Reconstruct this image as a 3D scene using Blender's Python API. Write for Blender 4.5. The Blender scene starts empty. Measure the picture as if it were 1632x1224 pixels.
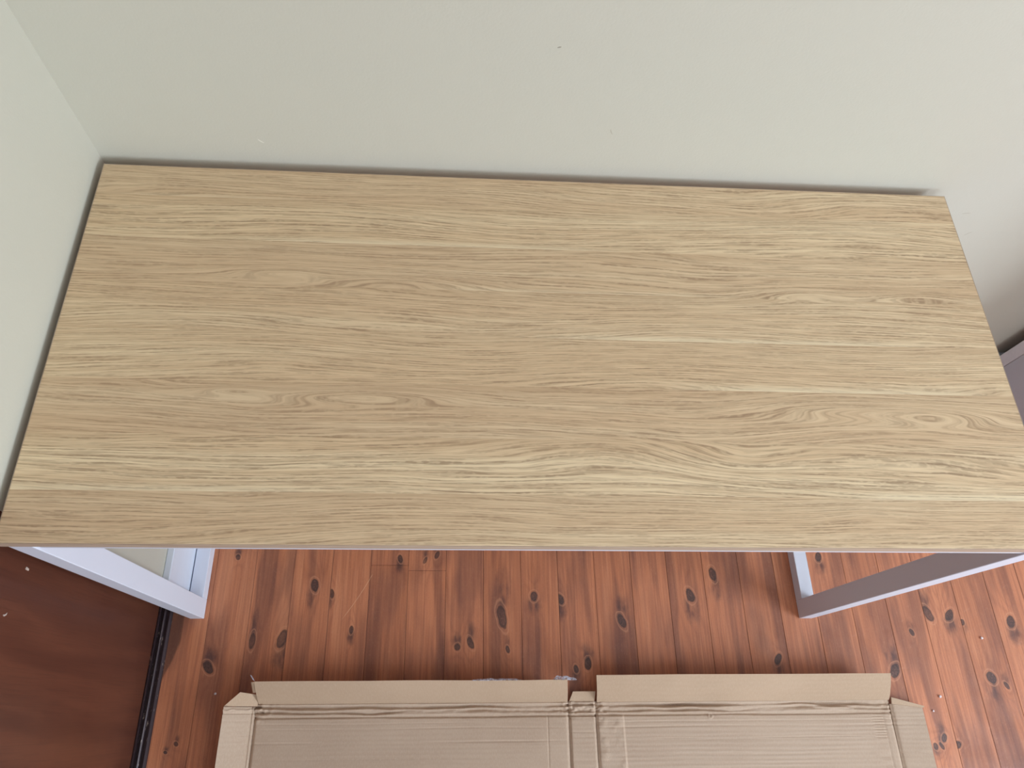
import bpy, bmesh, math, random
from mathutils import Matrix, Vector, noise as mnoise

S = bpy.context.scene
COL = S.collection
random.seed(7)

# ------------------------------------------------------------------ camera
cam_data = bpy.data.cameras.new('camera')
cam_data.sensor_width = 36.0
cam_data.lens = 1144.1 / 1632 * 36.0
cam_data.shift_x = 23.67 / 1632
cam_data.shift_y = -9.53 / 1632
cam_data.clip_start = 0.02
cam = bpy.data.objects.new('camera', cam_data)
COL.objects.link(cam)
R = [[0.9977344247600527, -0.020909362641119922, -0.06394385195363966],
     [-0.00852968215971983, 0.9034883045984924, -0.4285278613765924],
     [0.06673276684643764, 0.4281024199974627, 0.901263033648521]]
cam.matrix_world = Matrix([R[0] + [0.57155], R[1] + [-0.82375], R[2] + [1.67344], [0, 0, 0, 1]])
S.camera = cam

# ------------------------------------------------------------------ world and daylight
world = bpy.data.worlds.new('overcast_sky')
S.world = world
world.use_nodes = True
wb = world.node_tree.nodes['Background']
wb.inputs[0].default_value = (0.80, 0.90, 1.0, 1)
wb.inputs[1].default_value = 2.0

def area(name, loc, rot, sx, sy, power, color):
    d = bpy.data.lights.new(name, 'AREA')
    d.shape = 'RECTANGLE'; d.size = sx; d.size_y = sy
    d.energy = power; d.color = color
    o = bpy.data.objects.new(name, d)
    o.location = loc; o.rotation_euler = rot
    COL.objects.link(o)
    return o

# daylight entering through the window in the right-hand wall
WX, WY0, WY1, WZ0, WZ1 = 3.5, -2.95, -1.15, 0.90, 2.2
area('window_and_fill_light', (WX + 0.02, (WY0 + WY1) / 2, (WZ0 + WZ1) / 2), (0, math.radians(90), 0),
     WZ1 - WZ0 - 0.12, WY1 - WY0 - 0.12, 95, (0.83, 0.925, 1.03))
# unseen fill light in the front wall, added to even out wall brightness
FX0, FX1, FZ0, FZ1, FY = 0.6, 2.05, 1.0, 2.2, -3.3
area('window_and_fill_light', ((FX0 + FX1) / 2, FY - 0.02, (FZ0 + FZ1) / 2), (math.radians(90), 0, 0),
     FX1 - FX0 - 0.12, FZ1 - FZ0 - 0.12, 24, (0.83, 0.925, 1.03))

S.view_settings.view_transform = 'Standard'
S.view_settings.look = 'None'
S.view_settings.gamma = 1.0
S.view_settings.use_curve_mapping = False
S.view_settings.exposure = 0.0
S.cycles.use_denoising = True
S.cycles.max_bounces = 10
S.cycles.diffuse_bounces = 6

# ------------------------------------------------------------------ helpers
def srgb(r, g, b):
    f = lambda c: (c / 255 / 12.92) if c / 255 <= 0.04045 else ((c / 255 + 0.055) / 1.055) ** 2.4
    return (f(r), f(g), f(b), 1.0)

class X:
    """A socket (or number) in a node tree, with arithmetic."""
    def __init__(s, nt, v): s.nt, s.v = nt, v
    def _m(s, op, *a, clamp=False):
        n = s.nt.nodes.new('ShaderNodeMath'); n.operation = op; n.use_clamp = clamp
        for i, q in enumerate((s,) + a):
            q = q.v if isinstance(q, X) else q
            if isinstance(q, (int, float)): n.inputs[i].default_value = q
            else: s.nt.links.new(q, n.inputs[i])
        return X(s.nt, n.outputs[0])
    def __add__(s, o): return s._m('ADD', o)
    __radd__ = __add__
    def __sub__(s, o): return s._m('SUBTRACT', o)
    def __rsub__(s, o): return X(s.nt, o)._m('SUBTRACT', s)
    def __mul__(s, o): return s._m('MULTIPLY', o)
    __rmul__ = __mul__
    def __truediv__(s, o): return s._m('DIVIDE', o)
    def floor(s): return s._m('FLOOR')
    def fract(s): return s._m('FRACT')
    def abs(s): return s._m('ABSOLUTE')
    def sin(s): return s._m('SINE')
    def exp(s): return s._m('EXPONENT')
    def sqrt(s): return s._m('SQRT')
    def max(s, o): return s._m('MAXIMUM', o)
    def min(s, o): return s._m('MINIMUM', o)
    def step(s, a, b, lo=0.0, hi=1.0, smooth=True):
        n = s.nt.nodes.new('ShaderNodeMapRange')
        n.interpolation_type = 'SMOOTHSTEP' if smooth else 'LINEAR'
        for i, q in ((0, s), (1, a), (2, b), (3, lo), (4, hi)):
            q = q.v if isinstance(q, X) else q
            if isinstance(q, (int, float)): n.inputs[i].default_value = q
            else: s.nt.links.new(q, n.inputs[i])
        return X(s.nt, n.outputs[0])

class M:
    """A material under construction."""
    def __init__(s, name, rough=0.5, spec=0.5, coat=0.0):
        s.mat = bpy.data.materials.new(name); s.mat.use_nodes = True
        s.nt = s.mat.node_tree
        s.bsdf = s.nt.nodes['Principled BSDF']
        s.bsdf.inputs['Roughness'].default_value = rough
        s.bsdf.inputs['Specular IOR Level'].default_value = spec
        s.bsdf.inputs['Coat Weight'].default_value = coat
    def coords(s, kind='Object'):
        if kind == 'World':
            out = s.nt.nodes.new('ShaderNodeNewGeometry').outputs['Position']
        else:
            out = s.nt.nodes.new('ShaderNodeTexCoord').outputs[kind]
        sep = s.nt.nodes.new('ShaderNodeSeparateXYZ')
        s.nt.links.new(out, sep.inputs[0])
        return [X(s.nt, sep.outputs[i]) for i in range(3)]
    def vec(s, x, y, z=0.0):
        n = s.nt.nodes.new('ShaderNodeCombineXYZ')
        for i, q in enumerate((x, y, z)):
            if isinstance(q, X): s.nt.links.new(q.v, n.inputs[i])
            else: n.inputs[i].default_value = q
        return n.outputs[0]
    def noise(s, x, y, z=0.0, detail=2.0, rough=0.5, scale=1.0, dist=0.0):
        n = s.nt.nodes.new('ShaderNodeTexNoise')
        n.inputs['Scale'].default_value = scale
        n.inputs['Detail'].default_value = detail
        n.inputs['Roughness'].default_value = rough
        n.inputs['Distortion'].default_value = dist
        s.nt.links.new(s.vec(x, y, z), n.inputs['Vector'])
        return X(s.nt, n.outputs[0])
    def white(s, x):
        n = s.nt.nodes.new('ShaderNodeTexWhiteNoise'); n.noise_dimensions = '1D'
        s.nt.links.new(x.v, n.inputs['W'])
        return X(s.nt, n.outputs[0])
    def rgb(s, c):
        n = s.nt.nodes.new('ShaderNodeRGB'); n.outputs[0].default_value = c
        return n.outputs[0]
    def mix(s, f, a, b, blend='MIX'):
        n = s.nt.nodes.new('ShaderNodeMix'); n.data_type = 'RGBA'; n.blend_type = blend
        n.clamp_factor = True
        for k, q in ((0, f), (6, a), (7, b)):
            q = q.v if isinstance(q, X) else q
            if isinstance(q, (int, float, tuple)): n.inputs[k].default_value = q
            else: s.nt.links.new(q, n.inputs[k])
        return n.outputs[2]
    def color(s, c):
        if isinstance(c, tuple): s.bsdf.inputs['Base Color'].default_value = c
        else: s.nt.links.new(c, s.bsdf.inputs['Base Color'])
    def roughness(s, r): s.nt.links.new(r.v, s.bsdf.inputs['Roughness'])
    def bump(s, h, dist=0.001, strength=1.0):
        n = s.nt.nodes.new('ShaderNodeBump')
        n.inputs['Strength'].default_value = strength
        n.inputs['Distance'].default_value = dist
        s.nt.links.new(h.v, n.inputs['Height'])
        s.nt.links.new(n.outputs[0], s.bsdf.inputs['Normal'])

def obj(name, bm, mat, parent=None, loc=None, smooth=False):
    me = bpy.data.meshes.new(name)
    bmesh.ops.recalc_face_normals(bm, faces=bm.faces)
    bm.to_mesh(me); bm.free()
    if smooth:
        for p in me.polygons: p.use_smooth = True
    me.materials.append(mat)
    o = bpy.data.objects.new(name, me)
    if loc is not None: o.location = loc
    if parent is not None: o.parent = parent
    COL.objects.link(o)
    return o

def box_bm(x0, x1, y0, y1, z0, z1, bevel=0.0, seg=1):
    bm = bmesh.new()
    v = [bm.verts.new((x, y, z)) for x in (x0, x1) for y in (y0, y1) for z in (z0, z1)]
    for f in ((0, 1, 3, 2), (4, 6, 7, 5), (0, 4, 5, 1), (2, 3, 7, 6), (0, 2, 6, 4), (1, 5, 7, 3)):
        bm.faces.new([v[i] for i in f])
    bmesh.ops.recalc_face_normals(bm, faces=bm.faces)
    if bevel:
        bmesh.ops.bevel(bm, geom=bm.edges[:], offset=bevel, segments=seg, affect='EDGES', profile=0.5)
    return bm

def box(name, x0, x1, y0, y1, z0, z1, mat, parent=None, bevel=0.0, seg=1):
    return obj(name, box_bm(x0, x1, y0, y1, z0, z1, bevel, seg), mat, parent)

def struct(o):
    o['kind'] = 'structure'
    return o

def thing(name, label, cat, loc=(0, 0, 0), group=None):
    o = bpy.data.objects.new(name, None)
    o.empty_display_size = 0.1
    o.location = loc
    o['label'] = label; o['category'] = cat
    if group: o['group'] = group
    COL.objects.link(o)
    return o

def smooth01(a, b, t):
    t = min(1.0, max(0.0, (t - a) / (b - a)))
    return t * t * (3 - 2 * t)

# ------------------------------------------------------------------ materials
def wall_material(name, col, marks=()):
    m = M(name, rough=0.62, spec=0.3)
    x, y, z = m.coords('World')
    c = m.rgb(col)
    big = m.noise(x * 2.0, y * 2.0, z * 2.0, detail=3)
    c = m.mix(big.step(0.3, 0.7) * 0.05, c, (col[0] * 0.9, col[1] * 0.9, col[2] * 0.88, 1))
    for (mx, mz, w, h, tilt, dark) in marks:
        u = (x - mx) * math.cos(tilt) + (z - mz) * math.sin(tilt)
        v = (z - mz) * math.cos(tilt) - (x - mx) * math.sin(tilt) + (u * u) * 18
        g = ((u / w) * (u / w) + (v / h) * (v / h)).step(0.5, 1.3, 1.0, 0.0)
        c = m.mix(g * 0.6, c, srgb(*dark))
    m.color(c)
    peel = m.noise(x * 260, y * 260, z * 260, detail=1) * 0.6 + m.noise(x * 30, y * 30, z * 30, detail=2)
    m.bump(peel, 0.0007, 0.35)
    return m.mat

WALL_COL = srgb(197, 195, 182)
wall_back_mat = wall_material('cream_wall_paint_scuffed', WALL_COL, [
    (0.709, 0.992, 0.003, 0.0012, 0.3, (110, 100, 85)),
    (0.812, 0.842, 0.006, 0.0009, 2.0, (165, 158, 140)),
    (1.501, 0.681, 0.008, 0.0009, 0.2, (165, 158, 140)),
    (1.544, 0.623, 0.008, 0.0009, 0.9, (165, 158, 140)),
    (0.265, 0.790, 0.006, 0.0010, 2.4, (240, 238, 228))])
wall_mat = wall_material('cream_wall_paint', WALL_COL)
far_wall_mat = wall_material('low_bounce_wall_paint', srgb(158, 152, 142))  # unseen walls coloured darker to weaken the bounced light
ceiling_mat = wall_material('white_ceiling_paint', srgb(238, 238, 234))

def white_metal():
    m = M('white_powder_coated_steel', rough=0.38, spec=0.45)
    x, y, z = m.coords('World')
    n = m.noise(x * 900, y * 900, z * 900, detail=1)
    m.color(m.mix(n.step(0.3, 0.7) * 0.06, srgb(218, 224, 238), srgb(206, 212, 226)))
    m.bump(n, 0.0002, 0.25)
    return m.mat
steel = white_metal()

def white_gloss():
    m = M('white_gloss_paint', rough=0.3, spec=0.5)
    x, y, z = m.coords('World')
    n = m.noise(x * 40, y * 8, z * 90, detail=2)
    m.color(m.mix(n.step(0.35, 0.7) * 0.12, srgb(218, 226, 240), srgb(206, 214, 228)))
    m.bump(n, 0.0006, 0.25)
    return m.mat
skirt_mat = white_gloss()

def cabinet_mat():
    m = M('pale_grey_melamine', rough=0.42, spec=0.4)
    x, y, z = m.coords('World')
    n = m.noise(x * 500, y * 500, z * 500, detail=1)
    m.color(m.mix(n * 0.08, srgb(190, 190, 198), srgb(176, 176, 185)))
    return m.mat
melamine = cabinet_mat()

# --- oak print of the table top: full-length staves 79 mm wide, drawn in the desk's own coordinates
def oak_mat():
    m = M('oak_laminate', rough=0.5, spec=0.4)
    x, y, z = m.coords('Object')
    v = y * -1.0
    s = (v - 0.059) / 0.0794 + 1.0
    idx = s.floor()
    fr = s.fract()
    r1 = m.white(idx + 3.0); r2 = m.white(idx + 34.7)
    xs = x + r1 * 9.0
    zi = idx * 3.73
    # growth figure: slow warp makes cathedrals, bumps make the eyes seen in the print
    n1 = m.noise(xs * 1.6, v * 9.0, zi, detail=1.0, rough=0.4)
    n2 = m.noise(xs * 9.0, v * 60.0, zi + 5.0, detail=1)
    phase = v / 0.0050 + (n1 - 0.5) * 17.0 + (n2 - 0.5) * 1.0
    for (bx, bv, sx, sv, amp) in ((0.42, 0.396, 0.14, 0.013, 5.0), (0.26, 0.390, 0.06, 0.008, 2.6),
                                  (0.50, 0.205, 0.16, 0.016, 3.6), (0.30, 0.195, 0.08, 0.010, 2.6),
                                  (1.10, 0.208, 0.08, 0.012, 3.8), (1.28, 0.207, 0.08, 0.010, 2.6),
                                  (1.15, 0.405, 0.12, 0.012, 3.2), (1.27, 0.412, 0.08, 0.016, 4.0),
                                  (0.95, 0.480, 0.12, 0.030, -3.6), (1.13, 0.558, 0.06, 0.014, 1.6)):
        du = (x - bx) / sx; dv = (v - bv) / sv
        phase = phase + ((du * du + dv * dv) * -1.0).exp() * amp
    tri = ((phase.fract() * 2.0) - 1.0).abs()
    line = tri.step(0.25, 1.0)
    tri2 = (((phase * 0.31 + r2 * 5).fract() * 2.0) - 1.0).abs()
    wide = tri2.step(0.15, 1.0)
    pores = m.noise(xs * 9.0, phase * 2.4, zi, detail=1.5, rough=0.5)
    broken = m.noise(xs * 90.0, phase * 2.4, zi + 7.0, detail=1).step(0.34, 0.56, 0.35, 1.0)
    dash = pores.step(0.45, 0.62) * (line * 0.4 + 0.6) * broken
    fine = m.noise(xs * 24.0, phase * 4.6, zi + 2.0, detail=1)
    tone = m.noise(xs * 1.1, v * 22.0, zi + 9.0, detail=2)
    c = m.mix(tone.step(0.32, 0.68), OAK[0], OAK[1])
    c = m.mix(wide * 0.40, c, OAK[2])
    c = m.mix(line * 0.26, c, OAK[3])
    c = m.mix(dash * 0.70, c, OAK[4])
    c = m.mix(fine.step(0.5, 0.70) * 0.36, c, OAK[4])
    c = m.mix(fine.step(0.30, 0.46, 1.0, 0.0) * 0.28, c, OAK[0])
    # stave tones from the back edge forwards, dark upper edges, pale sapwood lower edges
    ramp = m.nt.nodes.new('ShaderNodeValToRGB'); ramp.color_ramp.interpolation = 'CONSTANT'
    tones = [.50, .16, .55, .36, .26, .56, .05, .36]
    el = ramp.color_ramp.elements
    while len(el) < 8: el.new(0.5)
    for k in range(8):
        el[k].position = k / 8.0; el[k].color = (tones[k],) * 3 + (1,)
    m.nt.links.new((s / 8.0 + 0.0001).v, ramp.inputs[0])
    st = X(m.nt, ramp.outputs[0]) * x.step(0.15, 1.25, 1.0, 0.55)
    c = m.mix(st * 0.62, c, OAK[5])
    top = fr.step(0.0, 0.30, 1.0, 0.0) * m.noise(xs * 1.6, idx * 5.0, 2.0, detail=1).step(0.35, 0.65, 0.1, 1.0)
    c = m.mix(top * 0.34, c, OAK[3])
    sap = None
    for (bv, xa, xb, w, k) in ((0.1384, 0.18, 0.86, .009, .75), (0.297, 0.66, 1.33, .008, .85), (0.3766, 0.86, 1.38, .009, .7),
                               (0.535, -0.2, 0.42, .010, .8), (0.537, 1.05, 1.6, .010, .8), (0.2178, 0.5, 1.0, .006, .4),
                               (0.059, 0.0, 0.35, .006, .3)):
        t = (x - (xa + xb) / 2) / ((xb - xa) / 2)
        e = (t * t).step(0.2, 1.0, 1.0, 0.0)
        d = (v - bv).step(-w * 1.3, -0.0012) * (v - bv).step(-0.0004, 0.0002, 1.0, 0.0)
        q = d * e * k
        sap = q if sap is None else sap.max(q)
    c = m.mix(sap * (0.72 - dash * 0.3), c, OAK[6])
    m.color(c)
    m.bump(1.0 - dash * 0.8, 0.00012, 0.5)
    return m.mat
OAK = [srgb(236, 216, 180), srgb(225, 199, 162), srgb(202, 173, 137), srgb(182, 151, 118), srgb(142, 116, 90),
       srgb(182, 148, 118), srgb(234, 220, 188)]
oak = oak_mat()

def edge_mat():
    m = M('oak_edge_band', rough=0.5, spec=0.35)
    x, y, z = m.coords('Object')
    n = m.noise(x * 14, y * 14, z * 700, detail=2)
    m.color(m.mix(n.step(0.35, 0.7), srgb(190, 171, 152), srgb(168, 147, 128)))
    return m.mat
oak_edge = edge_mat()

# --- stained pine boards; each board owns its knots
P0, PITCH = -0.0295, 0.0855
def pine_mat(i, knots):
    m = M('stained_pine', rough=0.6, spec=0.75)
    x, y, z = m.coords('World')
    rng = random.Random(100 + i)
    seed = i * 4.37
    u = (x - (P0 + i * PITCH)) / PITCH
    edge = ((u - 0.5).abs() * 2.0)
    pith = rng.uniform(0.2, 0.8)
    n1 = m.noise(x * 9.0, y * 1.5, seed, detail=1.5)
    n2 = m.noise(x * 60.0, y * 6.0, seed + 2.0, detail=2)
    phase = ((u - pith).abs() * 5.0) + (n1 - 0.5) * 6.5 + (n2 - 0.5) * 1.0 + y * rng.uniform(-2, 2)
    kmask = kring = khalo = krim = None
    for (kx, ky, kw, kh, dk) in knots:
        du = (x - kx) / kw; dv = (y - ky) / kh
        wobble = m.noise(x * 70, y * 60, seed + kx, detail=2) * 0.5 - 0.25
        sk = rng.uniform(-0.6, 0.6)                  # knots lean a little
        d = ((du + dv * sk) * (du + dv * sk) + dv * dv).sqrt() * 1.22 + wobble
        side = rng.choice((-1.0, 1.0))
        dw = dv - side * 1.4
        dl = (du * du / 3.2 + dw * dw / 4.6).sqrt() + wobble * 1.6
        core = d.step(0.80, 1.05, dk * 0.9, 0.0)
        rim = d.step(0.62, 0.92) * d.step(0.98, 1.12, 1.0, 0.0)
        ring = d.step(1.05, 1.2) * d.step(1.3, 1.9, 1.0, 0.0) * ((d * 14.0).sin() * 0.45 + 0.55)
        halo = dl.step(0.15, 1.2, 1.0, 0.0) * m.noise(x * 60, y * 16, seed + ky, detail=2).step(0.30, 0.62)
        phase = phase + ((du * du / 4.0 + dv * dv / 8.0) * -1.0).exp() * 2.0
        kmask = core if kmask is None else kmask.max(core)
        krim = rim if krim is None else krim.max(rim)
        kring = ring if kring is None else kring.max(ring)
        khalo = halo if khalo is None else khalo.max(halo)
    tri = ((phase.fract() * 2.0) - 1.0).abs()
    late = tri.step(0.3, 1.0)
    streak = m.noise(x * 260.0, y * 5.0, seed + 7.0, detail=3, rough=0.6)
    blot = m.noise(x * 14.0, y * 4.0, seed + 11.0, detail=3)
    t = rng.uniform(-1, 1)
    base = srgb(190 + 10 * t, 119 + 8 * t, 81 + 7 * t)
    smear = m.noise(x * 30.0, y * 2.6, seed + 13.0, detail=2)
    c = m.mix(late * 0.30, base, srgb(150, 86, 60))
    c = m.mix(streak.step(0.42, 0.70) * 0.36, c, srgb(130, 74, 54))
    c = m.mix(streak.step(0.30, 0.45, 1.0, 0.0) * 0.30, c, srgb(214, 148, 108))
    c = m.mix(smear.step(0.46, 0.66) * 0.55, c, srgb(102, 58, 47))
    c = m.mix(smear.step(0.28, 0.42, 1.0, 0.0) * 0.35, c, srgb(212, 144, 104))
    c = m.mix(blot.step(0.48, 0.68) * 0.45, c, srgb(98, 57, 50))
    if kmask is not None:
        c = m.mix(khalo * 0.85, c, srgb(74, 44, 42))
        c = m.mix(kring * 0.5, c, srgb(206, 144, 108))
        kin = m.noise(x * 420, y * 300, seed + 21.0, detail=2).step(0.35, 0.65)
        c = m.mix(kmask, c, m.mix(kin, srgb(50, 30, 27), srgb(84, 54, 48)))
        c = m.mix(krim * 0.6, c, srgb(40, 23, 21))
    c = m.mix(edge.step(0.93, 1.0) * 0.22, c, srgb(84, 46, 34))
    # scuffs worn into the varnish, stronger on the right of the room
    a = m.noise(x * 35.0 + y * 20.0, y * 60.0 - x * 40.0, 3.0, detail=3, rough=0.7)
    sc = a.step(0.60, 0.74) * x.step(0.8, 1.7)
    c = m.mix(sc * 0.14, c, srgb(206, 158, 134))
    if 3 <= i <= 5:   # long pale scratch running across the grain
        t = ((y + 0.525) * -1.0) / 0.105
        lx = 0.404 - t * 0.052 - t * t * 0.014
        ln = (x - lx).abs().step(0.0004, 0.0013, 1.0, 0.0) * t.step(0.0, 0.05) * t.step(0.8, 1.0, 1.0, 0.0)
        c = m.mix(ln * 0.5, c, srgb(224, 178, 140))
    if i <= 1:   # darker patch along the wardrobe track, with an uneven edge
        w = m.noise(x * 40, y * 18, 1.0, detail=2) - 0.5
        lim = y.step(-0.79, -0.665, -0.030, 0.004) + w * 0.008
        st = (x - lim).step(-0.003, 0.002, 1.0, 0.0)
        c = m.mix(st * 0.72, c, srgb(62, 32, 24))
    gr = m.noise(x * 700, y * 160, seed + 31.0, detail=2, rough=0.7)
    c = m.mix(gr.step(0.56, 0.76) * 0.16, c, srgb(222, 170, 136))
    c = m.mix(gr.step(0.26, 0.42, 1.0, 0.0) * 0.22, c, srgb(92, 50, 38))
    m.color(c)
    m.roughness(m.noise(x * 24, y * 24, 8.0, detail=2).step(0.3, 0.7, 0.52, 0.66))
    m.bump(streak * 0.4 + late * 0.4, 0.0004, 0.35)
    return m.mat

def plain(name, col, rough=0.5, spec=0.4, var=0.1, sc=60):
    m = M(name, rough=rough, spec=spec)
    x, y, z = m.coords('World')
    n = m.noise(x * sc, y * sc, z * sc, detail=2)
    k = 1 - var * 2
    m.color(m.mix(n.step(0.3, 0.7), col, (col[0] * k, col[1] * k, col[2] * k, 1)))
    return m.mat

subfloor_mat = plain('dark_subfloor', srgb(30, 18, 14), 0.9)

def door_mat():
    m = M('dark_stained_veneer', rough=0.34, spec=0.5)
    x, y, z = m.coords('World')
    n1 = m.noise(y * 3.0, z * 1.2, 0.0, detail=2)
    g = m.noise(y * 24.0 + n1 * 3.0, z * 1.6, 1.0, detail=2, rough=0.5)
    f = m.noise(y * 420.0, z * 9.0, 4.0, detail=2)
    b = m.noise(y * 5.0, z * 3.0, 9.0, detail=2)
    c = m.mix(g.step(0.30, 0.70), srgb(100, 58, 43), srgb(84, 47, 36))
    c = m.mix(f.step(0.45, 0.7) * 0.35, c, srgb(66, 36, 28))
    c = m.mix(b.step(0.45, 0.7) * 0.30, c, srgb(118, 74, 52))
    m.color(c)
    m.bump(f, 0.0003, 0.3)
    return m.mat
veneer = door_mat()

def track_mat():
    m = M('dark_bronze_track', rough=0.32, spec=0.6)
    x, y, z = m.coords('World')
    n = m.noise(x * 160, y * 45, z * 160, detail=3, rough=0.65)
    c = m.mix(n.step(0.64, 0.70), srgb(58, 46, 50), srgb(176, 160, 150))
    m.color(c)
    m.bsdf.inputs['Metallic'].default_value = 0.3
    return m.mat
bronze = track_mat()

def card_mat(name, col, dark, light, pitch=0.0088, amp=1.0, axis='y'):
    m = M(name, rough=0.78, spec=0.2)
    x, y, z = m.coords('World')
    a, b = (y, x) if axis == 'y' else (x, y)
    wob = m.noise(b * 5.0, a * 30.0, 2.0, detail=1) * 1.1
    cor = ((a / pitch + wob) * (2 * math.pi)).sin() * 0.5 + 0.5
    mod = m.noise(x * 6.0, y * 14.0, 4.0, detail=2).step(0.35, 0.65, 0.25, 1.0)
    fibre = m.noise(x * 420, y * 160, 1.0, detail=3, rough=0.7)
    patch = m.noise(x * 5, y * 7, 5.0, detail=3)
    deep = m.noise(b * 2.0, a * 60.0, 6.0, detail=1).step(0.66, 0.76)
    mod = mod * x.step(0.75, 1.05, 0.3, 1.0)
    c = m.mix(patch.step(0.35, 0.65) * 0.45, col, dark)
    c = m.mix(fibre.step(0.4, 0.7) * 0.22, c, light)
    c = m.mix(cor * mod * 0.20 * amp, c, light)
    c = m.mix(deep * 0.12 * amp, c, dark)
    m.color(c)
    m.bump(cor * mod * 0.6 * amp + fibre * 0.10 - deep * 0.4 * amp, 0.0011, 0.55)
    return m.mat
kraft = card_mat('kraft_corrugated_board', srgb(186, 165, 145), srgb(170, 147, 127), srgb(206, 190, 174))
kraft_flap = card_mat('kraft_board_flap', srgb(184, 160, 136), srgb(170, 146, 122), srgb(200, 178, 156), amp=0.35)

# ------------------------------------------------------------------ room shell
RX, RY, RZ = 3.5, -3.3, 2.5
struct(box('wall_back', -0.7, RX, 0.0, 0.1, 0.0, RZ, wall_back_mat))
struct(box('wall_left', -0.1, 0.0, -0.578, 0.0, 0.0, RZ, wall_mat))
struct(box('wall_left_front', -0.1, 0.0, RY, -2.45, 0.0, RZ, far_wall_mat)).name = 'wall_front_left'
struct(box('ceiling', -0.7, RX + 0.1, RY - 0.1, 0.1, RZ, RZ + 0.1, ceiling_mat))
def wall_pieces(name, pieces, mat):
    bm = bmesh.new()
    for p in pieces:
        b = box_bm(*p)
        tmp = bpy.data.meshes.new('t'); b.to_mesh(tmp); b.free(); bm.from_mesh(tmp); bpy.data.meshes.remove(tmp)
    return struct(obj(name, bm, mat))
wall_pieces('wall_front', [(-0.7, FX0, RY - .1, RY, 0, RZ), (FX1, RX, RY - .1, RY, 0, RZ),
                           (FX0, FX1, RY - .1, RY, 0, FZ0), (FX0, FX1, RY - .1, RY, FZ1, RZ)], far_wall_mat)
# right-hand wall with the window opening
wall_pieces('wall_right', [(RX, RX + .1, y0, y1, z0, z1) for (y0, y1, z0, z1) in
            ((RY - .1, WY0, 0, RZ), (WY1, 0.1, 0, RZ), (WY0, WY1, 0, WZ0), (WY0, WY1, WZ1, RZ))], far_wall_mat)
fill_win = struct(box('fill_window', FX0, FX0 + .05, RY - .06, RY, FZ0, FZ1, skirt_mat))  # invented window frame around the added fill light
box('frame_stile', FX1 - .05, FX1, RY - .06, RY, FZ0, FZ1, skirt_mat, fill_win)
box('frame_rail', FX0 + .05, FX1 - .05, RY - .06, RY, FZ0, FZ0 + .05, skirt_mat, fill_win)
box('frame_rail', FX0 + .05, FX1 - .05, RY - .06, RY, FZ1 - .05, FZ1, skirt_mat, fill_win)
win = struct(box('window_1', RX, RX + 0.06, WY0, WY0 + 0.05, WZ0, WZ1, skirt_mat))
box('frame_stile', RX, RX + 0.06, WY1 - 0.05, WY1, WZ0, WZ1, skirt_mat, win)
box('frame_rail', RX, RX + 0.06, WY0 + .05, WY1 - .05, WZ0, WZ0 + 0.05, skirt_mat, win)
box('frame_rail', RX, RX + 0.06, WY0 + .05, WY1 - .05, WZ1 - 0.05, WZ1, skirt_mat, win)

glass = M('window_glass', rough=0.02)
glass.color((1, 1, 1, 1)); glass.bsdf.inputs['Transmission Weight'].default_value = 1.0
box('pane', RX + 0.04, RX + 0.046, WY0 + .05, WY1 - .05, WZ0 + .05, WZ1 - .05, glass.mat, win)
box('pane', FX0 + .05, FX1 - .05, RY - .046, RY - .04, FZ0 + .05, FZ1 - .05, glass.mat, fill_win)
struct(box('baseboard_left', 0.0, 0.0145, -0.590, -0.012, 0.0, 0.155, skirt_mat, bevel=0.0015))
struct(box('baseboard_back', 0.0, RX, -0.012, 0.0, 0.0, 0.155, skirt_mat, bevel=0.0015))

# wardrobe opening in the left wall: jamb, sliding door, floor track
struct(box('trim_1', -0.1, -0.001, -0.590, -0.578, 0.0, RZ, veneer))
struct(box('wall_left_recess', -0.7, -0.6, RY, 0.0, 0.0, RZ, wall_mat)).name = 'wall_recess'
dr = struct(box('door_1', -0.085, -0.050, -2.449, -0.591, 0.006, RZ, veneer, bevel=0.001))
chip = plain('pale_paint_chip', srgb(206, 190, 178), 0.7)
def fleck(cx, cy, cz, pts, name='paint_chip'):
    bm = bmesh.new()
    lo = [bm.verts.new((0, a, b)) for a, b in pts]
    hi = [bm.verts.new((0.0006, a, b)) for a, b in pts]
    bm.faces.new(lo); bm.faces.new(hi)
    n = len(pts)
    for k in range(n): bm.faces.new((lo[k], lo[(k + 1) % n], hi[(k + 1) % n], hi[k]))
    return obj(name, bm, chip, dr, (cx, cy, cz))
fleck(-0.0499, -0.685, 0.571, [(-.003, .002), (-.001, -.003), (.003, -.004), (.0, .0), (-.001, .005)])
fleck(-0.0499, -0.614 - .004, 0.548, [(-.0015, -.006), (.0015, -.006), (.003, .002), (.001, .003), (-.001, .002)])
# track: grooved profile swept along the wall
prof = [(-0.050, 0), (-0.050, 0.007), (-0.047, 0.009), (-0.0445, 0.009), (-0.0435, 0.003), (-0.0395, 0.003),
        (-0.0385, 0.008), (-0.036, 0.010), (-0.0335, 0.008), (-0.0325, 0.003), (-0.0285, 0.003), (-0.0275, 0.007),
        (-0.025, 0.0075), (-0.0215, 0.003), (-0.0205, 0)]
bm = bmesh.new()
rings = []
for yy in (-0.5905, -2.449):
    rings.append([bm.verts.new((px, yy, pz)) for px, pz in prof])
for k in range(len(prof)):
    k2 = (k + 1) % len(prof)
    bm.faces.new((rings[0][k], rings[0][k2], rings[1][k2], rings[1][k]))
bm.faces.new(rings[0]); bm.faces.new(rings[1])
struct(obj('trim_2', bm, bronze))

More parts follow.
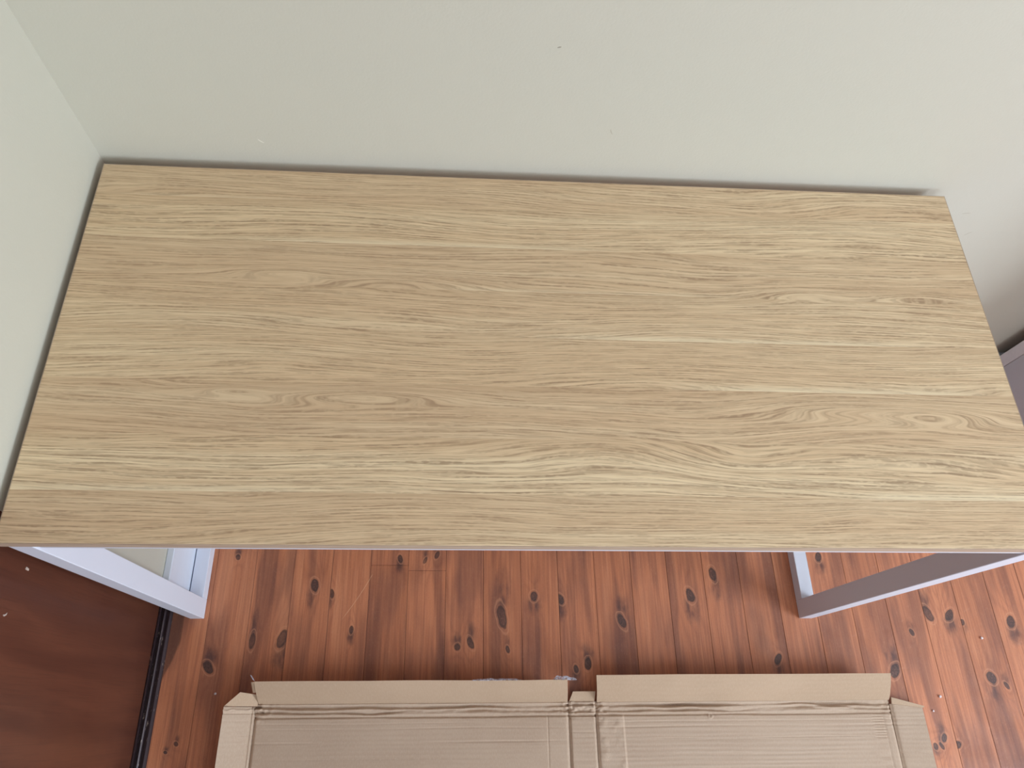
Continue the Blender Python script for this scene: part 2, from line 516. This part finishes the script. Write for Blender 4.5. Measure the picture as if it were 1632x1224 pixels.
# ------------------------------------------------------------------ floor boards
floor = struct(box('floor', -0.7, RX + .1, RY - .1, 0.1, -0.06, -0.019, subfloor_mat))
KN = [  # x, y, half width, half length, darkness (from the photograph)
    (0.277, -0.551, .0095, .017, 1), (0.316, -0.569, .006, .011, .8), (0.365, -0.645, .005, .010, .9),
    (0.218, -0.664, .012, .022, .8), (0.155, -0.668, .007, .020, .6), (0.071, -0.721, .012, .014, 1),
    (0.464, -0.491, .006, .010, .9), (0.521, -0.495, .005, .009, .7), (0.548, -0.482, .006, .010, .8),
    (0.626, -0.674, .008, .014, .9), (0.597, -0.682, .008, .009, .9), (0.696, -0.618, .012, .030, .75),
    (0.708, -0.687, .005, .009, .9), (0.769, -0.574, .010, .012, .9), (0.829, -0.580, .010, .013, 1),
    (0.884, -0.717, .009, .014, 1), (0.857, -0.727, .006, .009, 1), (0.967, -0.628, .010, .018, 1),
    (1.131, -0.572, .011, .018, 1), (1.190, -0.523, .010, .018, .95), (1.314, -0.709, .009, .013, 1),
    (1.453, -0.483, .009, .013, 1), (1.579, -0.735, .013, .018, 1), (1.690, -0.612, .012, .020, .8),
    (1.741, -0.615, .012, .015, 1), (1.768, -0.631, .006, .008, .9), (1.640, -0.653, .006, .009, .9),
    (1.887, -0.629, .012, .016, 1), (1.801, -0.750, .013, .015, 1), (1.832, -0.767, .006, .009, .9),
    (1.656, -0.870, .007, .010, 1), (1.632, -0.886, .006, .008, .9), (1.646, -0.886, .005, .008, .9),
    (1.682, -0.884, .010, .009, 1), (0.10, -0.955, .008, .012, .8), (1.98, -0.72, .012, .016, 1),
    (0.030, -0.865, .005, .005, .9), (0.012, -0.880, .0045, .0035, 1), (0.100, -0.490, .006, .007, .8)]
NB = int((RX - P0) / PITCH) + 1
bm = None
mesh_cache = {}
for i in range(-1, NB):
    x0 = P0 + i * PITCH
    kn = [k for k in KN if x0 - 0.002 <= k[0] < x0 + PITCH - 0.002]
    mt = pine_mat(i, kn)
    w = PITCH - 0.0004
    splits = [(RY, 0.0)]
    if i in (5, 6): splits = [(RY, -0.506 - 0.012 * (i - 5)), (-0.5055 - 0.012 * (i - 5), 0.0)]
    for (ya, yb) in splits:
        b = box_bm(0.0, w, ya, yb, -0.018, 0.0, 0.0)
        bmesh.ops.bevel(b, geom=[e for e in b.edges if all(v.co.z > -0.001 for v in e.verts)],
                        offset=0.0005, segments=1, affect='EDGES')
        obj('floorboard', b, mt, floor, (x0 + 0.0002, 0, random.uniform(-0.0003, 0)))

# ------------------------------------------------------------------ desk
H, L, W = 0.747, 1.3986, 0.6039
DX, DY = 0.0121, -0.0196
desk = thing('desk', 'long oak-topped desk on white steel loop legs, pushed into the corner of the room', 'desk', (DX, DY, 0))
TH = 0.018
top = box('tabletop', 0.0008, L - 0.0008, -W + 0.0008, -0.0008, H - TH, H, oak, desk, bevel=0.0006)
band_bms = ((0, L, -W, -W + .0008), (0, L, -.0008, 0), (0, .0008, -W + .0008, -.0008), (L - .0008, L, -W + .0008, -.0008))
for (a, b, c, d) in band_bms:
    box('edge_band', a, b, c, d, H - TH, H - 0.0003, oak_edge, desk)

TW, TD = 0.030, 0.030      # tube section
UZ = H - TH
def tube(name, x0, x1, y0, y1, z0, z1):
    return box(name, x0, x1, y0, y1, z0, z1, steel, desk, bevel=0.0012, seg=2)
YF = -W + 0.0012
PD = 0.040                 # post depth
for side in (0, 1):
    xa = 0.0045 if side == 0 else L - 0.0015 - TW
    xb = xa + TW
    tube('post', xa, xb, YF, YF + PD, 0.0, UZ)
    tube('post', xa, xb, -0.03 - PD, -0.03, 0.0, UZ)
    tube('floor_bar', xa, xb, YF + PD, -0.03 - PD, 0.0, 0.030)
    tube('top_bar', xa, xb, YF + PD, -0.03 - PD, UZ - 0.030, UZ)
tube('frame_rail', 0.0345, L - 0.0315, YF + 0.0026, YF + 0.0276, UZ - 0.025, UZ)
tube('frame_rail', 0.0345, L - 0.0315, -0.064, -0.034, UZ - 0.025, UZ)

# ------------------------------------------------------------------ cabinet beyond the desk's right end
cx, cyb = 1.914, -0.03
cab = thing('cabinet', 'pale grey cabinet against the back wall beyond the right end of the desk', 'cabinet', (cx, cyb, 0))
CH, CD, CW = 2.0, 0.185, 0.80
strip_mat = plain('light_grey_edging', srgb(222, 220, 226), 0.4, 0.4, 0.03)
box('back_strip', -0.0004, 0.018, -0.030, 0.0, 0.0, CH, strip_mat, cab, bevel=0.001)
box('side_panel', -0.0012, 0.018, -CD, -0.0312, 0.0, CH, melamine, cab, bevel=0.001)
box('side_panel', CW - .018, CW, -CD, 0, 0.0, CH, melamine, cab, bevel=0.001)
box('back_panel', 0.018, CW - 0.018, -0.008, 0.0, 0.0, CH, melamine, cab)
box('top_panel', 0.018, CW - 0.018, -CD, -0.008, CH - 0.018, CH, melamine, cab, bevel=0.001)
box('base_panel', 0.018, CW - 0.018, -CD, -0.008, 0.06, 0.078, melamine, cab)
box('plinth', 0.018, CW - 0.018, -CD + 0.03, -CD + 0.045, 0.0, 0.06, melamine, cab)
for k in (0, 1):
    d0 = 0.001 + k * CW / 2
    dd = box('door', d0, d0 + CW / 2 - 0.002, -CD - 0.02, -CD - 0.002, 0.062, CH, melamine, cab, bevel=0.0015)

# ------------------------------------------------------------------ opened cardboard carton
carton = thing('cardboard_box', 'opened flat brown cardboard carton lying on the floorboards in front of the desk', 'box', (0, 0, 0))
def sheet(name, nx, ny, f, mat, thick=0.004):
    """grid of nx*ny points f(u, v) -> (x, y, z), given a board thickness below"""
    bm = bmesh.new()
    T = [[bm.verts.new(f(i / nx, j / ny)) for j in range(ny + 1)] for i in range(nx + 1)]
    Bt = [[bm.verts.new((t.co.x, t.co.y, t.co.z - thick)) for t in row] for row in T]
    for i in range(nx):
        for j in range(ny):
            bm.faces.new((T[i][j], T[i + 1][j], T[i + 1][j + 1], T[i][j + 1]))
            bm.faces.new((Bt[i][j], Bt[i][j + 1], Bt[i + 1][j + 1], Bt[i + 1][j]))
    for i in range(nx):
        bm.faces.new((T[i][0], Bt[i][0], Bt[i + 1][0], T[i + 1][0]))
        bm.faces.new((T[i][ny], T[i + 1][ny], Bt[i + 1][ny], Bt[i][ny]))
    for j in range(ny):
        bm.faces.new((T[0][j], T[0][j + 1], Bt[0][j + 1], Bt[0][j]))
        bm.faces.new((T[nx][j], Bt[nx][j], Bt[nx][j + 1], T[nx][j + 1]))
    return obj(name, bm, mat, carton, smooth=False)

def nz(x, y, s=0.0): return mnoise.noise(Vector((x, y, s)))
YC, YE = -0.792, -1.50
def ycurve(v):               # more rows near the crushed crease
    return YC + (YE - YC) * (0.10 * v / 0.5 if v < 0.5 else 0.10 + 0.90 * ((v - 0.5) / 0.5) ** 1.6)
def ridge(t, c, w): return math.exp(-((t - c) / w) ** 2)
def groove_edges(x, xa, xb, d=0.004, w=0.0035):
    return -d * (math.exp(-((x - xa) / w) ** 2) + math.exp(-((x - xb) / w) ** 2))
def crease(x, y, seed):
    a = nz(x * 5, 0, seed) * 0.009 + nz(x * 16, 1, seed) * 0.003
    b = nz(x * 4, 3, seed) * 0.009 + nz(x * 13, 5, seed) * 0.003
    k = max(0.1, 0.6 + 0.9 * nz(x * 6, 8, seed))
    k2 = max(0.1, 0.6 + 0.9 * nz(x * 6, 18, seed))
    z = 0.0030 * ridge(y, YC - 0.003, 0.003)
    z -= 0.0055 * k * ridge(y, YC - 0.008 + a * .5, 0.0024)
    z += 0.0055 * k * ridge(y, YC - 0.013 + a, 0.0032)
    z -= 0.0050 * k2 * ridge(y, YC - 0.017 + b, 0.0022)
    z += 0.0030 * k2 * ridge(y, YC - 0.0225 + b * .5, 0.003)
    z -= 0.0036 * ridge(y, YC - 0.027 - b * .2, 0.0022)
    near = sum(math.exp(-((x - e) / 0.022) ** 2) for e in (0.182, 0.835, 0.893, 1.545))
    band = ridge(y, YC - 0.014, 0.014)
    z += (0.0055 * near + 0.0008) * band * (nz(x * 70, y * 150, seed + 9) + 0.5 * nz(x * 150, y * 300, seed + 10))
    return z
def lines(x, y, seed):
    z = 0
    for k in range(9):
        yy = YC - 0.035 - 0.019 * k - 0.005 * math.sin(k * 2.3 + seed)
        a = max(0.0, 0.3 + nz(x * 3.5, k * 3.1, seed))
        z -= 0.0011 * a * ridge(y, yy + 0.002 * nz(x * 4, k, seed + 4), 0.0014)
    return z
Z0 = 0.0085
def left_panel(u, v):
    x = 0.182 + 0.653 * u + 0.0; y = ycurve(v)
    z = Z0 + crease(x, y, 1.0) + lines(x, y, 2.0) + groove_edges(x, 0.182, 0.835)
    z += 0.0012 * nz(x * 6, y * 8, 3.0) - 0.0008 * ridge(x, 0.790, 0.0015) * smooth01(-0.80, -0.82, y)
    d = math.hypot(x - 0.182, (y - YC) * 1.2)       # crushed corner
    z += 0.010 * math.exp(-(d / 0.028) ** 2) * nz(x * 110, y * 110, 6.0)
    y += 0.002 * math.sin((x - 0.182) * 4) if v == 0 else 0
    return (x, y, z)
sheet('panel', 260, 100, left_panel, kraft)
def spine(u, v):
    x = 0.8355 + 0.0575 * u; y = ycurve(v)
    z = Z0 + 0.001 + groove_edges(x, 0.8355, 0.893, 0.0045, 0.003)
    z += crease(x, y, 4.0) * 1.1 - 0.003 * ridge(y, YC - 0.028, 0.0015) + 0.0014 * ridge(y, YC - 0.024, 0.004)
    z += lines(x, y, 6.0)
    return (x, y, z)
sheet('spine_panel', 24, 100, spine, kraft)
def right_panel(u, v):
    x = 0.8935 + 0.6515 * u; y = ycurve(v)
    z = Z0 + crease(x, y, 7.0) * (1.15 - 0.3 * u) + lines(x, y, 8.0) * 1.3 + groove_edges(x, 0.8935, 1.545)
    z += 0.0012 * nz(x * 6, y * 8, 9.0)
    inner = smooth01(YC - 0.024, YC - 0.028, y)
    z += 0.0022 * smooth01(0.953, 0.9505, x) * inner
    z += 0.0011 * smooth01(0.953, 0.95, x) * inner * max(0, nz(x * 60, y * 60, 11.0)) * 2
    e = smooth01(1.495, 1.505, x) * smooth01(YC - 0.02, YC - 0.03, y)
    z -= 0.0010 * e * (0.5 + 0.5 * math.sin(y / 0.0052 * 2 * math.pi)) * smooth01(1.53, 1.52, x)
    z -= 0.0010 * ridge(x, 1.525, 0.0012) * smooth01(YC - 0.02, YC - 0.03, y)
    d = math.hypot(x - 1.140, y + 0.822)
    z += 0.0015 * (ridge(d, 0.004, 0.0018))         # small dimple in the board
    return (x, y, z)
sheet('panel', 280, 100, right_panel, kraft)

def flap(xa, xb, xta, xtb, yb_, yt, zt, seed, curl=0.004):
    def f(u, v):
        x = (xa + (xb - xa) * u) * (1 - v) + (xta + (xtb - xta) * u) * v
        y = yb_ + (yt - yb_) * v + 0.0012 * nz(x * 5, v, seed)
        z = Z0 + 0.003 + (zt - Z0) * v + curl * math.sin(v * math.pi) + 0.0035 * nz(x * 3, v * 2, seed + 1) * v
        if v > 0.05 and v < 0.3: z += 0.002 * max(0, nz(x * 8, 1, seed + 2))
        return (x, y, z)
    return f
sheet('end_flap', 70, 14, flap(0.188, 0.833, 0.187, 0.826, YC - 0.001, -0.7520, 0.066, 21.0), kraft_flap)
sheet('end_flap', 70, 14, flap(0.896, 1.543, 0.888, 1.528, YC - 0.002, -0.7430, 0.064, 25.0), kraft_flap)
# little folded-in end of the left flap, crumpled
def ear(u, v):
    x = 0.1795 + 0.009 * u; y = -0.772 + 0.019 * v
    return (x, y, 0.038 + 0.027 * v + 0.003 * math.sin(u * 3))
sheet('flap_ear', 4, 6, ear, kraft_flap, 0.003)
# tabs at the corners and on the spine
def tab(x0, x1, t0, t1, y0, y1, z1):
    def f(u, v):
        x = (x0 + (x1 - x0) * u) * (1 - v) + (t0 + (t1 - t0) * u) * v
        return (x, y0 + (y1 - y0) * v, Z0 + 0.002 + (z1 - Z0) * v)
    return f
def left_tab(u, v):
    xa = 0.128 + (0.158 - 0.128) * v; xb = 0.186 + 0.004 * v
    y = -0.797 + (0.026 - 0.005 * u) * v
    return (xa + (xb - xa) * u, y, 0.049 - 0.034 * u + 0.004 * v)
sheet('corner_tab', 10, 6, left_tab, kraft_flap, 0.003)
sheet('corner_tab', 8, 6, tab(0.837, 0.891, 0.845, 0.8935, YC, -0.773, 0.016), kraft_flap, 0.003)
def right_tab(u, v):
    x = 1.547 + 0.068 * u
    y0 = YC - 0.010 - 0.008 * u; y1 = YC + 0.003 - 0.018 * u
    return (x, y0 + (y1 - y0) * v, Z0 + 0.004 + 0.004 * v + 0.004 * u)
sheet('corner_tab', 10, 6, right_tab, kraft_flap, 0.003)
# side flaps
def left_side(u, v):
    y = ycurve(v) - 0.006
    w = 0.052 + 0.001 * v
    x = 0.1815 - w * u
    z = Z0 + 0.046 * u ** 1.1 + 0.0012 * nz(x * 30, y * 12, 31.0)
    z -= 0.0035 * ridge(u, 0.12, 0.03) + 0.0035 * ridge(u, 0.0, 0.04)
    z += 0.0025 * ridge(y, YC - 0.012 + 0.004 * nz(u * 5, 0, 3), 0.002) - 0.002 * ridge(y, YC - 0.018, 0.0015)
    z += lines(x + u, y, 12.0)
    return (x, y, z)
sheet('side_flap', 30, 90, left_side, kraft)
def right_side(u, v):
    y = ycurve(v) - 0.010 - 0.008 * u
    x = 1.5455 + 0.068 * u
    z = Z0 + 0.006 * u + 0.0010 * nz(x * 30, y * 12, 41.0) - 0.003 * ridge(u, 0.0, 0.06)
    z += lines(x, y, 14.0) * 1.2
    return (x, y, z)
sheet('side_flap', 24, 90, right_side, kraft)

# torn clear packing film along the back edge of the left flap
def film_mat():
    m = M('clear_packing_film', rough=0.25, spec=0.6)
    x, y, z = m.coords('World')
    n = m.noise(x * 180, y * 180, z * 180, detail=2)
    m.color(m.mix(n, srgb(226, 228, 240), srgb(190, 192, 208)))
    m.nt.links.new(n.step(0.35, 0.65, 0.25, 0.9).v, m.bsdf.inputs['Alpha'])
    return m.mat
film = film_mat()
def strip(x0, x1, amp, seed, y0=-0.7520):
    def f(u, v):
        x = x0 + (x1 - x0) * u
        e = min(1, 6 * min(u, 1 - u))
        y = y0 - 0.001 + (0.002 + amp * e * (0.55 + 0.45 * nz(x * 70, 0, seed))) * v
        z = 0.0690 + 0.004 * nz(x * 90, v * 2, seed + 1) - 0.004 * v
        return (x, y, z)
    return f
o1 = sheet('packing_film', 40, 5, strip(0.628, 0.730, 0.0035, 51.0), film, 0.0003)
o2 = sheet('packing_film', 30, 6, strip(0.796, 0.846, 0.010, 55.0), film, 0.0003)
for o in (o1, o2): o['label'] = 'shred of clear packing film stuck to the flap edge'
def twig(u, v):
    return (0.180 + 0.008 * u - 0.004 * v, -0.751 + 0.010 * (1 - u) + 0.002 * v, 0.066 + 0.003 * u)
o3 = sheet('packing_film', 6, 2, twig, film, 0.0003); o3['label'] = 'shred of clear packing film stuck to the flap edge'

# ------------------------------------------------------------------ crumbs of white foam on the boards
foam = plain('white_foam', srgb(236, 226, 228), 0.8)
def crumb(x, y, r, label):
    bm = bmesh.new()
    bmesh.ops.create_icosphere(bm, subdivisions=2, radius=r)
    for v in bm.verts:
        v.co *= 1 + 0.35 * nz(v.co.x * 400 + x * 50, v.co.y * 400, v.co.z * 400)
        v.co.z *= 0.7
    lo = min(v.co.z for v in bm.verts)
    for v in bm.verts: v.co.z -= lo
    o = obj('foam_crumb', bm, foam, None, (x, y, 0.0), smooth=True)
    o['label'] = label; o['category'] = 'crumb'; o['group'] = 'white crumbs on the floorboards'
crumb(1.803, -0.666, 0.0028, 'tiny white crumb on the floor below the right desk leg, nearest the frame edge')
crumb(1.668, -0.788, 0.0030, 'largest white crumb on the floor right of the carton, above its side flap')
crumb(1.645, -0.817, 0.0020, 'smallest white crumb close to the right side flap of the carton')
crumb(0.094, -0.772, 0.0024, 'white crumb on the floor left of the carton, beside its cut corner tab')
